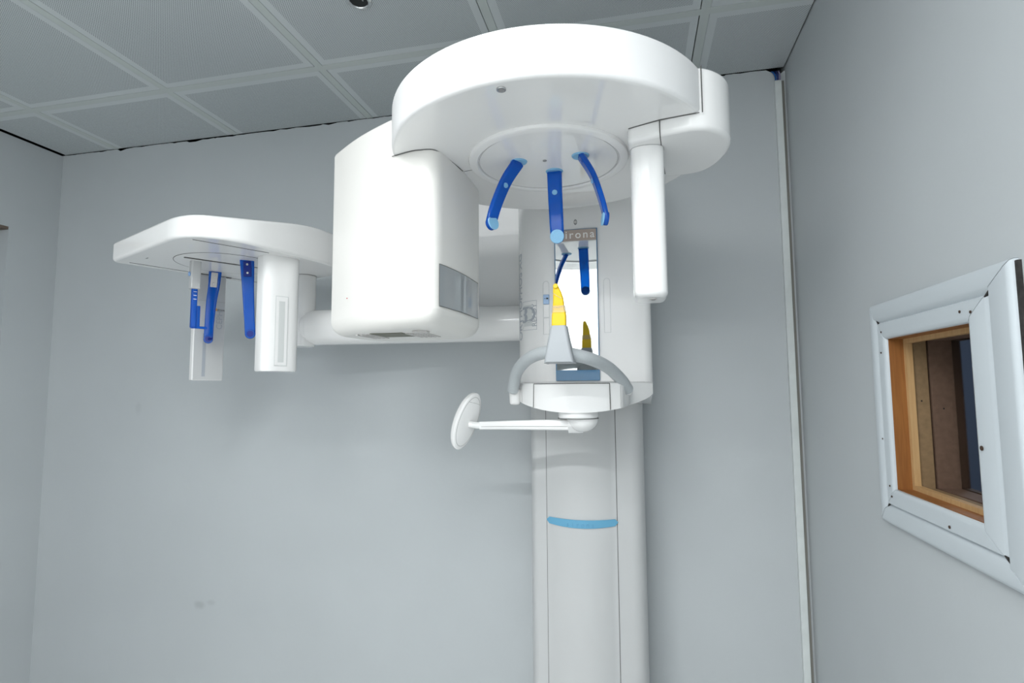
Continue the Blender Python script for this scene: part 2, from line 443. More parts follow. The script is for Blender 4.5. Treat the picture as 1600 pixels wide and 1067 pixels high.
# ------------------------------------------------------------------ window in the right wall
bm = nb()
X0 = XR + 0.001
def ring_box(bm, x0, x1, o, i, idx=0):
    """rectangular ring in the y/z plane: outer offset o, inner offset i from the opening, depth x0..x1"""
    ya, yb, za, zb = WY1 + o, WY0 - o, WZ0 + o, WZ1 - o; w = i - o
    add_box(bm, (x0, ya, za), (x1, ya + w, zb), idx=idx); add_box(bm, (x0, yb - w, za), (x1, yb, zb), idx=idx)
    add_box(bm, (x0, ya + w, za), (x1, yb - w, za + w), idx=idx); add_box(bm, (x0, ya + w, zb - w), (x1, yb - w, zb), idx=idx)
ring_box(bm, XR - 0.004, XR + 0.024, 0.0, 0.004)
win = struct('window_1', bm, WOODB, smooth=False)
bm = nb(); ring_box(bm, XR + 0.022, XR + 0.034, 0.002, 0.013); struct('glazing_bead', bm, WOODP, win, smooth=False)
bm = nb(); ring_box(bm, XR + 0.034, XR + 0.060, 0.001, 0.008); struct('jamb_lining', bm, MDF, win, smooth=False)
bm = nb(); ring_box(bm, XR + 0.060, XR + 0.064, 0.0, 0.004); ring_box(bm, XR + 0.104, XR + 0.118, 0.0, 0.011); struct('shadow_gap', bm, DKWOOD, win, smooth=False)
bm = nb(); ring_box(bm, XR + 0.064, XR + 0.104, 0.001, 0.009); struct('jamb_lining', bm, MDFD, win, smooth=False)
bm = nb(); add_box(bm, (XR + 0.098, WY1 + 0.008, WZ0 + 0.008), (XR + 0.102, WY0 - 0.008, WZ1 - 0.008)); struct('pane', bm, GLASS, win, smooth=False)
bm = nb()
for (x, y, z) in ((XR + 0.046, WY0 - 0.0075, 1.52), (XR + 0.083, WY0 - 0.0085, 1.505)):
    add_cyl(bm, (x, y, z), (0, -1, 0), 0.0016, 0.0008, 10)
struct('nail_head', bm, DARK, win)
# mitred PVC boards round the opening
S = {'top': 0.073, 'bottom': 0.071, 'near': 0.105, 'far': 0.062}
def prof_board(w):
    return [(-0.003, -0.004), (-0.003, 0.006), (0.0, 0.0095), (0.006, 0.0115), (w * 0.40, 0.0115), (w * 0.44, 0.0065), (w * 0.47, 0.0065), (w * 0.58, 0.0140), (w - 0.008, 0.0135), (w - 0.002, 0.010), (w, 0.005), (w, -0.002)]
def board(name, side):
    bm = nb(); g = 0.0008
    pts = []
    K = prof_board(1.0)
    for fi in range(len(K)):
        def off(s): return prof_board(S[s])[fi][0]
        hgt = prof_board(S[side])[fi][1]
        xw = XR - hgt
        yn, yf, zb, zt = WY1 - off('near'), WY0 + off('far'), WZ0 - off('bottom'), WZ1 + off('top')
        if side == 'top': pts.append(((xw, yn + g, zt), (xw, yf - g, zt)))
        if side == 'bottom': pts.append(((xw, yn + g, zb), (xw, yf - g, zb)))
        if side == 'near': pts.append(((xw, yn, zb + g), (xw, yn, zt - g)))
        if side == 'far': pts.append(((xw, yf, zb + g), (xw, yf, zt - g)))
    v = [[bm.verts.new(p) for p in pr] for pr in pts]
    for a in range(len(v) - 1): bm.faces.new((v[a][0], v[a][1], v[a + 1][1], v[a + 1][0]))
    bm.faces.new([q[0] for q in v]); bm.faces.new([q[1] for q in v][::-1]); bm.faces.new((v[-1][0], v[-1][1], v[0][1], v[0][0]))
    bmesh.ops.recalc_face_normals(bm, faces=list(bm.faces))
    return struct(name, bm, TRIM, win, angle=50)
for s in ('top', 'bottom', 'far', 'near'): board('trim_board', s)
bm = nb()   # dark filler behind the mitres and the open joint on the near side
add_box(bm, (XR - 0.005, WY1 - S['near'] - 0.006, WZ0 - 0.04), (XR + 0.001, WY1 - S['near'] + 0.004, WZ1 + S['top'] - 0.004))
for (ya, za, yb, zb) in ((WY1, WZ1, WY1 - S['near'], WZ1 + S['top']), (WY0, WZ1, WY0 + S['far'], WZ1 + S['top']), (WY1, WZ0, WY1 - S['near'], WZ0 - S['bottom']), (WY0, WZ0, WY0 + S['far'], WZ0 - S['bottom'])):
    d = Vector((0, yb - ya, zb - za)); p = Vector((XR - 0.005, (ya + yb) / 2, (za + zb) / 2)); L = d.length / 2; d.normalize()
    frame_box(bm, p, Vector((1, 0, 0)), d, Vector((1, 0, 0)).cross(d), 0.0048, L * 0.84, 0.0012)
add_box(bm, (XR - 0.003, WY0 - 0.0035, WZ0), (XR + 0.003, WY0 + 0.004, WZ1)) 
struct('joint_filler', bm, CAULK, win, smooth=False)
bm = nb()   # pin holes of the boards
for (y, z, r) in ((WY1 - 0.012, WZ1 + 0.012, .0022), (WY1 + 0.016, WZ1 + 0.016, .0022), (WY0 + 0.012, WZ1 - 0.03, .0018), (WY0 - 0.03, WZ1 + 0.055, .0018), (WY0 + 0.006, WZ1 + 0.012, .0018),
                  (WY0 + 0.03, WZ0 + 0.1, .0016), (WY0 + 0.010, WZ0 + 0.008, .0018), (WY0 + 0.004, WZ0 - 0.012, .002), (WY1 + 0.09, WZ0 - 0.022, .0026), (WY1 - 0.014, WZ0 + 0.116, .0036)):
    add_cyl(bm, (XR - 0.0122, y, z), (-1, 0, 0), r, 0.0011, 10)
struct('pin_hole', bm, DKWOOD, win)
# room beyond the window
bm = nb()
A0, A1 = XR + 0.118, XR + 1.9
add_box(bm, (A1, -2.2, -0.05), (A1 + 0.05, 2.2, ZC)); add_box(bm, (A0, 2.2, -0.05), (A1, 2.25, ZC)); add_box(bm, (A0, -2.25, -0.05), (A1, -2.2, ZC))
add_box(bm, (A0, -2.2, -0.1), (A1, 2.2, -0.05)); add_box(bm, (A0, -2.2, ZC), (A1, 2.2, ZC + 0.05))
struct('wall_far', bm, FARW, smooth=False)
L = bpy.data.lights.new('added_far_room_lamp', 'AREA'); L.size = 0.4; L.energy = 9; L.color = (0.72, 0.84, 1.0)  # unseen lamp added to brighten the room beyond the window
o = bpy.data.objects.new('added_far_room_lamp', L); COL.objects.link(o); o.location = (A0 + 0.9, 0.6, ZC - 0.05)

# ------------------------------------------------------------------ cable duct in the corner
t = thing('cable_duct', (2.875, 0, 0), 'slim white plastic cable duct standing in the right hand corner of the back wall', 'cable duct')
bm = nb(); add_box(bm, (2.864, -0.0135, 0.0), (2.8845, 0.0, 2.553), 0.0015, 2); obj('cover', bm, DUCT, t)
bm = nb(); add_box(bm, (2.8846, -0.009, 0.0), (2.8925, 0.0, 2.551), 0.0, 2); obj('duct_shadow_strip', bm, mat('duct_shadow_side', (0.20, 0.195, 0.175), 0.6), t)  # dark strip painted as the duct's shadow in the corner
for nm, lab, m, x0, x1 in (('cable', 'light blue cable rising from the corner duct into the ceiling', CBLUE, 2.868, 2.862), ('cable', 'dark navy cable between the two others above the corner duct', CDBLUE, 2.8745, 2.871), ('cable', 'lilac grey cable nearest the window wall above the corner duct', CLILAC, 2.881, 2.880)):
    bm = nb(); add_tube(bm, bez([(x0, -0.006, 2.50), (x0, -0.006, 2.545), (x0, -0.008, 2.568), (x1, -0.003, 2.586), (x1 - 0.001, 0.02, 2.600), (x1 - 0.001, 0.06, 2.618)], 5), 0.0026)
    tag(obj(nm, bm, m), lab, 'cable', 'cables from the corner duct')

# ------------------------------------------------------------------ the X-ray machine
M = thing('dental_xray_machine', (2.24, -0.14, 0), 'big white panoramic dental X-ray machine on a column against the back wall', 'x-ray machine')

# column with bowed front
bm = nb()
bow = [(2.124 + (2.331 - 2.124) * k / 12, -0.222 - 0.03 * (1 - ((k - 6) / 6) ** 2)) for k in range(13)]
poly = [(2.069, -0.03)] + round_poly([(2.069, -0.10), (2.069, -0.208), (2.124, -0.222)], [0, 0.05, 0], 10)[1:-1] + bow + round_poly([(2.331, -0.222), (2.412, -0.205), (2.412, -0.10)], [0, 0.05, 0], 10)[1:-1] + [(2.412, -0.03)]
add_prism(bm, poly, 0.03, 1.53)
seam(bm, [(2.124, -0.2222, 0.03), (2.124, -0.2222, 1.53)], 0.0007); seam(bm, [(2.331, -0.2222, 0.03), (2.331, -0.2222, 1.53)], 0.0010)
add_box(bm, (2.09, -0.03, 0.0), (2.395, 0.0, 1.53))
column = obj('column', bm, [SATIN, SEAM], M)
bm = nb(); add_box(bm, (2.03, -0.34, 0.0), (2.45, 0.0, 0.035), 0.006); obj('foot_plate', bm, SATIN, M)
# blue name strip on the column
bm = nb()
N = 24
zt = 1.169; rows = []
for k in range(N + 1):
    s = k / N; x = 2.1235 + 0.2105 * s; c = 1 - (2 * s - 1) ** 2
    y = -0.2225 - 0.03 * max(0, 1 - ((x - 2.2275) / 0.1035) ** 2)
    e = min(s, 1 - s) * 0.2105; rr = 0.009
    shr = 0 if e > rr else rr - math.sqrt(max(0, rr * rr - (rr - e) ** 2))
    zu = zt - 0.0015 * c - shr; zl = zt - 0.0185 - 0.006 * c + shr
    rows.append((x, y, zu, zl))
t = nb(); vs = [[t.verts.new((x, y - 0.0025, zu)), t.verts.new((x, y - 0.0025, zl)), t.verts.new((x, y + 0.001, zl)), t.verts.new((x, y + 0.001, zu))] for x, y, zu, zl in rows]
for k in range(N):
    for q in range(4):
        r = (q + 1) % 4; t.faces.new((vs[k][q], vs[k][r], vs[k + 1][r], vs[k + 1][q]))
t.faces.new(vs[0]); t.faces.new(vs[-1][::-1])
bmesh.ops.recalc_face_normals(t, faces=list(t.faces)); merge(bm, t)
LET = 's i r o n a'.split()
for k, ch in enumerate(LET):
    x = 2.19 + k * 0.0145; y = -0.2225 - 0.03 * max(0, 1 - ((x - 2.2275) / 0.1035) ** 2) - 0.0026
    add_text(bm, ch, 0.018, basis((x, y, 1.1535), (1, 0, 0), (0, 0, 1)), 0.0006, 1, bold=0.0002)
obj('name_strip', bm, [STRIP, STRIPD], column, label='sky blue curved strip with raised sirona lettering')

# carriage (the body that rides on the column)
bm = nb()
CY = -0.275
poly = [(2.036, -0.02)] + arc(2.138, CY + 0.102, 0.102, 180, 270, 18) + arc(2.418, CY + 0.024, 0.024, 270, 360, 6) + [(2.442, -0.02)]
add_prism(bm, poly, 1.566, 2.24, 0.0, 0.03)
seam(bm, [(2.30, CY, 1.5665), (2.418, CY, 1.5665), (2.442, CY + 0.03, 1.5665)], 0.0006)
add_box(bm, (2.09, -0.03, 1.50), (2.40, 0.0, 2.2))
carriage = obj('carriage', bm, [WHITE, SEAMLT], M)
# lettering wrapped on its rounded left side: angle 180 = due left, 270 = due front
CRX, CRY, CRR = 2.138, CY + 0.102, 0.102
def wrap(bm, txt, size, ang, z, vertical=False, lift=0.0005, idx=0, space=1.0, bold=0.0):
    t_ = nb(); add_text(t_, txt, size, Matrix(), 0.0002, 0, space, bold)
    for v in t_.verts:
        u, w_, h = v.co
        if vertical: du, dz_ = -w_, u
        else: du, dz_ = u, w_
        a_ = math.radians(ang) + du / CRR; r_ = CRR + lift + h
        v.co = (CRX + r_ * math.cos(a_), CRY + r_ * math.sin(a_), z + dz_)
    merge(bm, t_, idx)
def on_side(bm, a0, a1, z0, z1, lift=0.0004, n=10, idx=0):
    t_ = nb(); q_ = []
    for k in range(n + 1):
        a_ = math.radians(a0 + (a1 - a0) * k / n); r_ = CRR + lift
        q_.append((t_.verts.new((CRX + r_ * math.cos(a_), CRY + r_ * math.sin(a_), z0)), t_.verts.new((CRX + r_ * math.cos(a_), CRY + r_ * math.sin(a_), z1))))
    for k in range(n): t_.faces.new((q_[k][0], q_[k + 1][0], q_[k + 1][1], q_[k][1]))
    merge(bm, t_, idx)
bm = nb(); wrap(bm, 'ORTHOPHOS XG', 0.037, 210, 1.834, True, space=0.93, bold=0.0004)
obj('lettering', bm, GREYL, carriage, smooth=False)
bm = nb(); AL0, AL1 = 220, 253
for (a0, a1, z0, z1) in ((AL0, AL1, 1.8140, 1.8150), (AL0, AL1, 1.7260, 1.7270), (AL0, AL0 + .6, 1.7260, 1.8150), (AL1 - .6, AL1, 1.7260, 1.8150)): on_side(bm, a0, a1, z0, z1)
on_side(bm, AL0 + 2.5, AL1 - 9, 1.738, 1.803, 0.0003, idx=1)
wrap(bm, '3', 0.070, AL0 + 6.0, 1.771, lift=0.0007, bold=0.0004, idx=0); wrap(bm, 'D', 0.070, AL0 + 17.5, 1.771, lift=0.0007, bold=0.0004)
wrap(bm, 'READY', 0.0225, AL1 - 4.4, 1.77, True, lift=0.0007)
obj('lettering', bm, [GREYL, GREYLD], carriage, smooth=False)
# two long slots beside the mirror and the blue slider in the left one
for xa in (2.138, 2.318):
    bm = nb()
    pr = [(xa - 0.009, 1.71), (xa + 0.009, 1.71)] + [(xa + 0.009 * math.cos(q * PI / 8), 1.861 + 0.009 * math.sin(q * PI / 8)) for q in range(9)]
    for a_, b_ in zip(pr, pr[1:] + pr[:1]): seam(bm, [(a_[0], CY - 0.0002, a_[1]), (b_[0], CY - 0.0002, b_[1])], 0.0006, 0)
    if xa < 2.2: add_box(bm, (xa - 0.0075, CY - 0.0012, 1.758), (xa + 0.0075, CY + 0.001, 1.7615), idx=0)
    obj('slider_slot', bm, GREYLD, carriage)
bm = nb(); add_box(bm, (2.1295, CY - 0.006, 1.800), (2.1475, CY + 0.001, 1.829), 0.002); add_box(bm, (2.139, CY - 0.0066, 1.8145), (2.145, CY - 0.005, 1.819), idx=1); add_box(bm, (2.133, CY - 0.0066, 1.8158), (2.1375, CY - 0.005, 1.8168), idx=1)
obj('height_slider', bm, [mat('slider_blue', (0.38, 0.55, 0.80), 0.35), LAMPB], M)
bm = nb(); add_cyl(bm, (2.229, CY + 0.001, 2.045), (0, -1, 0), 0.0085, 0.002, 28, sx=0.6); add_cyl(bm, (2.229, CY - 0.0012, 2.045), (0, -1, 0), 0.004, 0.0008, 20, idx=1); obj('light_port', bm, [GREY, GREYW], carriage)
bm = nb(); add_cyl(bm, (2.237, CY + 0.001, 2.10), (0, -1, 0), 0.008, 0.002, 28, sx=0.7); obj('light_port', bm, GREY, carriage)

# mirror with blue edge and printed sign
bm = nb(); MY = CY - 0.008
add_box(bm, (2.1655, MY, 1.571), (2.2935, CY - 0.0005, 2.022), 0.0012, 2, idx=1)
t = nb(); q = [t.verts.new(p) for p in ((2.1685, MY - 0.0003, 1.602), (2.2905, MY - 0.0003, 1.602), (2.2905, MY - 0.0003, 2.0195), (2.1685, MY - 0.0003, 2.0195))]; t.faces.new(q); merge(bm, t, 0)
mirror = obj('mirror', bm, [MIRROR, MEDGE], M, smooth=False, label='tall narrow mirror with blue glass edge')
bm = nb(); add_box(bm, (2.1685, MY - 0.0012, 1.986), (2.2905, MY - 0.0004, 2.0195)); add_text(bm, 'sirona', 0.033, basis((2.2335, MY - 0.0014, 2.0035), (1, 0, 0), (0, 0, 1)), 0.0004, 1, 1.28, bold=0.0003)
obj('name_sign', bm, [TAN, LETTER], mirror, smooth=False)
bm = nb(); add_text(bm, '?', 0.013, basis((2.190, MY - 0.0008, 1.5865), (1, 0, 0), (0, 0, 1)), 0.0003); obj('small_mark', bm, GREYLD, mirror, smooth=False) if False else bm.free()

# handle console below the mirror: a bowed shelf hanging in front of the carriage
bm = nb()
t = nb(); N = 36; ring = []
def con(s):
    x = 2.052 + 0.388 * s; c = 1 - (2 * s - 1) ** 2
    yfr = -0.345 - 0.175 * c ** 0.75 if 0 < s < 1 else -0.345
    if x > 2.372: yfr = -0.365 + (x - 2.372) * 0.9
    zb = 1.533 - 0.045 * c ** 0.7 if 0 < s < 1 else 1.533
    return x, yfr, zb
top_b, top_f, bot_f, bot_b = [], [], [], []
for k in range(N + 1):
    x, yfr, zb = con(k / N)
    top_b.append(t.verts.new((x, -0.04, 1.566))); top_f.append(t.verts.new((x, yfr + 0.006, 1.566)))
    ring.append(t.verts.new((x, yfr, 1.562)))
    bot_f.append(t.verts.new((x, yfr + 0.004, zb))); bot_b.append(t.verts.new((x, -0.04, min(zb, 1.497))))
L_ = [top_b, top_f, ring, bot_f, bot_b]
for a_ in range(5):
    A_, B_ = L_[a_], L_[(a_ + 1) % 5]
    for k in range(N): t.faces.new((A_[k], A_[k + 1], B_[k + 1], B_[k]))
t.faces.new([l[0] for l in L_]); t.faces.new([l[-1] for l in L_][::-1])
bmesh.ops.recalc_face_normals(t, faces=list(t.faces)); merge(bm, t, 0)
console = obj('handle_console', bm, [WHITE, SEAM], M, angle=45)
# panel outline on the console front
def con_front(x, z):
    s = (x - 2.052) / 0.388; return (x, con(s)[1] - 0.0003, z)
bm = nb()
xa, xb = 2.134, 2.330
seam(bm, [con_front(xa + (xb - xa) * k / 10, 1.5612) for k in range(11)], 0.0011, 0)
seam(bm, [con_front(xa, 1.561), con_front(xa - 0.002, con((xa - 2.054) / 0.388)[2] + 0.001)], 0.0009, 0)
seam(bm, [con_front(xb, 1.561), con_front(xb + 0.001, con((xb - 2.051) / 0.388)[2] + 0.001)], 0.0011, 0)
obj('panel_joint', bm, SEAM, console)
for x in (2.093, 2.356):
    bm = nb(); seam(bm, [con_front(x, 1.556), con_front(x, con((x - 2.052) / 0.388)[2] + 0.002)], 0.0005, 0)
    obj('end_joint', bm, SEAMLT, console)
for x, y, zb_ in ((2.070, -0.425, 1.505), (2.370, -0.42, 1.530)):
    bm = nb(); add_cyl(bm, (x, y + 0.012, zb_), (0, 0, 1), 0.014, 1.55 - zb_, 28, 0.006, r2=0.0165); add_box(bm, (x - 0.014, y, zb_ + 0.004), (x + 0.014, -0.33, 1.548), 0.010)
    obj('handle_socket', bm, WHITE, console)

# silver handle bow
PB = bez([(2.069, -0.43, 1.549), (2.087, -0.47, 1.590), (2.123, -0.53, 1.618), (2.168, -0.59, 1.632), (2.215, -0.628, 1.634), (2.258, -0.62, 1.626), (2.293, -0.59, 1.617), (2.328, -0.53, 1.600), (2.358, -0.465, 1.570), (2.371, -0.43, 1.548)], 7)
bm = nb(); add_sweep(bm, PB, circ(0.0153, 24))
for p, d in ((PB[0], PB[0] - PB[1]), (PB[-1], PB[-1] - PB[-2])): add_cyl(bm, p - d.normalized() * 0.004, d, 0.0158, 0.012, 28, 0.005)
bowo = obj('handle_bow', bm, SILVER, M, label='silver grey curved grip bar')
# bite holder: tapered silver block astride the bow
bm = nb(); t = nb()
prf = [(1.692, 2.2075, 2.2445, -0.660, -0.632), (1.66, 2.2015, 2.2495, -0.664, -0.622), (1.63, 2.196, 2.2555, -0.668, -0.610), (1.606, 2.1925, 2.2605, -0.668, -0.600)]
rr_ = []
for z, x0, x1, y0, y1 in prf:
    cx, cy = (x0 + x1) / 2, (y0 + y1) / 2
    rr_.append([t.verts.new((cx + u, cy + v, z + (0.007 * (1 - (u / ((x1 - x0) / 2)) ** 2) if z < 1.61 else 0))) for u, v in rrect((x1 - x0) / 2, (y1 - y0) / 2, 0.007, 5)])
for a_ in range(len(rr_) - 1):
    n_ = len(rr_[a_])
    for k in range(n_): t.faces.new((rr_[a_][k], rr_[a_][(k + 1) % n_], rr_[a_ + 1][(k + 1) % n_], rr_[a_ + 1][k]))
t.faces.new(rr_[0]); t.faces.new(rr_[-1][::-1]); bmesh.ops.recalc_face_normals(t, faces=list(t.faces))
bmesh.ops.bevel(t, geom=[e for e in t.edges if all(abs(v.co.z - 1.692) < 1e-5 for v in e.verts)], offset=0.002, segments=2, affect='EDGES')
merge(bm, t); obj('bite_holder', bm, SILVRD, M, angle=50)
# yellow bite block in a clear sleeve
bm = nb()
def taper(bm, prf, idx=0, r=0.004):
    t = nb(); rg = []
    for z, x0, x1, y0, y1 in prf:
        cx, cy = (x0 + x1) / 2, (y0 + y1) / 2; rad = min(r, (x1 - x0) / 2.2, (y1 - y0) / 2.2)
        rg.append([t.verts.new((cx + u, cy + v, z)) for u, v in rrect((x1 - x0) / 2, (y1 - y0) / 2, rad, 4)])
    for a_ in range(len(rg) - 1):
        n_ = len(rg[a_])
        for k in range(n_): t.faces.new((rg[a_][k], rg[a_][(k + 1) % n_], rg[a_ + 1][(k + 1) % n_], rg[a_ + 1][k]))
    t.faces.new(rg[0][::-1]); t.faces.new(rg[-1]); bmesh.ops.recalc_face_normals(t, faces=list(t.faces)); merge(bm, t, idx)
taper(bm, [(1.692, 2.2095, 2.2425, -0.656, -0.638), (1.716, 2.2100, 2.2425, -0.656, -0.638), (1.724, 2.2115, 2.2415, -0.655, -0.639), (1.7275, 2.2125, 2.2405, -0.655, -0.639)])
taper(bm, [(1.7275, 2.2125, 2.2395, -0.654, -0.640), (1.738, 2.2125, 2.2385, -0.654, -0.640), (1.755, 2.2135, 2.2365, -0.655, -0.640), (1.770, 2.2135, 2.232, -0.656, -0.641), (1.778, 2.2140, 2.228, -0.657, -0.642), (1.786, 2.2150, 2.2245, -0.657, -0.643), (1.7885, 2.217, 2.223, -0.656, -0.645)])
add_cyl(bm, (2.2205, -0.655, 1.782), (0, -1, 0), 0.006, 0.006, 20, 0.002)
bite = obj('bite_block', bm, YELLOW, M, label='yellow bite block')
bm = nb(); taper(bm, [(1.722, 2.2105, 2.2435, -0.6575, -0.6365), (1.730, 2.2105, 2.2425, -0.6575, -0.6365), (1.7375, 2.2115, 2.2410, -0.6575, -0.6365)])
seam(bm, [(2.2145, -0.6575, 1.766), (2.224, -0.658, 1.759), (2.2345, -0.657, 1.753)], 0.0009, 0); seam(bm, [(2.2125, -0.6580, 1.735), (2.226, -0.6580, 1.7325), (2.2395, -0.6575, 1.737)], 0.0009, 0)
seam(bm, [(2.2335, -0.649, 1.772), (2.2405, -0.6485, 1.752), (2.2425, -0.648, 1.738)], 0.0009, 0)
obj('clear_sleeve', bm, FILM, bite)

# swivel arm with the operating paddle
bm = nb()
add_cyl(bm, (2.247, -0.46, 1.473), (0, 0, 1), 0.0515, 0.06, 48, 0.004)
seam(bm, [(2.247 + 0.0517 * math.cos(q * PI / 24), -0.46 + 0.0517 * math.sin(q * PI / 24), 1.4725) for q in range(49)], 0.0008)
add_sweep(bm, [Vector((2.222, -0.46, 1.456)), Vector((2.245, -0.46, 1.456)), Vector((2.258, -0.46, 1.457))], rrect(0.017, 0.020, 0.010))
t = nb(); bmesh.ops.create_uvsphere(t, u_segments=40, v_segments=20, radius=1)
for v in t.verts: v.co = Vector((2.258 + v.co.x * 0.040, -0.46 + v.co.y * 0.040, 1.4715 + (v.co.z * 0.034 if v.co.z < 0 else 0)))
merge(bm, t, 0)
boom = [Vector((2.235, -0.46, 1.4555)), Vector((2.15, -0.46, 1.4548)), Vector((2.06, -0.46, 1.4535)), Vector((1.985, -0.46, 1.4515))]
add_sweep(bm, boom, rrect(0.0125, 0.0115, 0.006), side=Vector((0, 0, 1)), scale=[1.12, 1.05, 0.93, 0.85])
seam(bm, [(2.228, -0.474, 1.452), (2.06, -0.472, 1.4505), (1.99, -0.470, 1.449)], 0.0005, 2)
arm = obj('control_arm', bm, [WHITE, SEAM, SEAMLT], M)
# paddle: long oval shell, face turned to the left
bm = nb()
lng = Vector((0.33, 0.05, 0.94)).normalized(); nrm = Vector((0.86, -0.51, 0)); nrm = (nrm - lng * nrm.dot(lng)).normalized(); wid = lng.cross(nrm)
pc = Vector((1.948, -0.462, 1.463)); t = nb()
bmesh.ops.create_uvsphere(t, u_segments=40, v_segments=24, radius=1)
for v in t.verts:
    s = v.co.copy(); tt = s.z
    v.co = pc + wid * (s.x * 0.037) + lng * (s.y * 0.080) + nrm * ((0.009 if tt > 0 else 0.028) * (abs(tt) ** 0.7) * (1 if tt > 0 else -1))
merge(bm, t, 0)
rim = [pc + wid * (0.0315 * math.cos(q * PI / 24)) + lng * (0.0685 * math.sin(q * PI / 24)) + nrm * 0.0056 for q in range(49)]
add_sweep(bm, rim, circ(0.0007, 6), idx=1)
add_sweep(bm, [pc + lng * 0.052 + wid * 0.019 + nrm * 0.0062, pc + lng * 0.053 + nrm * 0.0072, pc + lng * 0.052 - wid * 0.019 + nrm * 0.0062], circ(0.0006, 6), idx=1)
add_sweep(bm, [Vector((1.99, -0.46, 1.4515)), Vector((1.975, -0.462, 1.452)), Vector((1.955, -0.464, 1.455))], circ(0.009, 12), idx=0)
pad = obj('control_paddle', bm, [WHITE, SEAMLT], M, label='white oval operating paddle')
for a_, b_ in ((0.055, 0.0), (0.030, 0.012), (0.0, 0.012), (0.0, -0.012), (-0.03, 0.0)):
    bm = nb(); add_cyl(bm, pc + lng * a_ + wid * b_ - nrm * 0.022, -nrm, 0.004, 0.0065, 16, 0.001)
    obj('key', bm, GREYW, pad)

# rotor: round housing above the patient
RC = Vector((2.213, -0.70, 0)); RZ = 2.06; RR = 0.345
bm = nb(); add_prism(bm, [(RC.x + RR * math.cos(2 * PI * k / 128), RC.y + RR * math.sin(2 * PI * k / 128)) for k in range(128)], RZ, 2.152, 0.010, 0.008, 5)
for f in bm.faces:
    if f.calc_center_median().z > RZ + 0.002: f.material_index = 2
seam(bm, [(2.011, -0.688, RZ), (2.028, -0.692, RZ), (2.037, -0.691, RZ)], 0.0007)
rotor = obj('rotor_housing', bm, [POLISH, SEAM, MATTE], M)
bm = nb(); lathe(bm, (RC.x, RC.y, RZ), [(0.157, 0.001), (0.157, -0.005), (0.160, -0.008), (0.173, -0.008), (0.177, -0.006), (0.1785, -0.002), (0.1785, 0.001)], 96)
obj('turning_ring', bm, WHITE, rotor)
bm = nb(); add_cyl(bm, (RC.x, RC.y, RZ - 0.004), (0, 0, 1), 0.1565, 0.005, 96)
seam(bm, [(RC.x + 0.1545 * math.cos(2 * PI * k / 72), RC.y + 0.1545 * math.sin(2 * PI * k / 72), RZ - 0.004) for k in range(73)], 0.0006)
obj('support_disc', bm, [POLISH, SEAMLT], rotor)
bm = nb(); add_cyl(bm, (2.182, -1.018, RZ - 0.003), (0, 0, 1), 0.0085, 0.005, 28, 0.001, sx=1); add_cyl(bm, (2.182, -1.018, RZ - 0.0038), (0, 0, 1), 0.0055, 0.002, 24, idx=1); obj('position_lamp', bm, [STEEL, GREY], rotor, label='small round grey lamp port')
bm = nb(); add_cyl(bm, (2.208, -0.715, RZ - 0.0052), (0, 0, 1), 0.0045, 0.002, 20); obj('screw_cap', bm, GREY, rotor)

# temple and forehead supports (translucent blue)
def support(path, side, w, th, pad_dir, pad_at, btn, label, name):
    P_ = bez(path, 8); bm = nb()
    sc = [1.0 - 0.12 * i / (len(P_) - 1) for i in range(len(P_))]
    add_sweep(bm, P_, rrect(w, th, min(w, th) * 0.85, 4), side=Vector(side), scale=sc)
    d = Vector(pad_dir).normalized()
    e = P_[-1]
    add_cyl(bm, e - d * th * 0.85, d, w * 0.88, th * 1.7, 28, th * 0.4)
    o = obj(name, bm, BLUE, M, label=label)
    bm = nb(); add_cyl(bm, e + d * th * 0.80, d, w * 0.93, 0.0035, 32, 0.001); obj('pad', bm, PALEB, o)
    bm = nb(); p = P_[btn]; add_cyl(bm, p + d * th * 0.7, d, 0.0062, 0.004, 20, 0.0008); obj('button', bm, PALEB, o)
    bm = nb(); lathe(bm, (P_[0].x, P_[0].y, RZ - 0.004), [(0.0, -0.003), (w * 1.05, -0.003), (w * 1.16, -0.001), (w * 1.18, 0.002)], 32); obj('collar', bm, PALEB, o)
support([(2.150, -0.722, 2.056), (2.1245, -0.735, 2.010), (2.1045, -0.745, 1.956), (2.0945, -0.75, 1.918), (2.0935, -0.75, 1.910)], (0.45, 0.89, 0), 0.0165, 0.006, (0.86, -0.5, 0.12), 0, 10, 'blue temple support on the left with pale pad', 'temple_support')
support([(2.288, -0.723, 2.056), (2.3145, -0.735, 2.005), (2.332, -0.745, 1.949), (2.3405, -0.75, 1.911), (2.3415, -0.75, 1.903)], (-0.16, 0.98, 0), 0.0165, 0.006, (-0.97, -0.22, 0.1), 0, 10, 'blue temple support on the right seen edge on', 'temple_support')
support([(2.220, -0.649, 2.056), (2.2215, -0.652, 2.002), (2.2235, -0.652, 1.944), (2.2245, -0.648, 1.905), (2.225, -0.647, 1.899)], (1, 0, 0), 0.0175, 0.007, (0.0, -1, -0.05), 0, 8, 'blue forehead support with round pale pad', 'forehead_support')

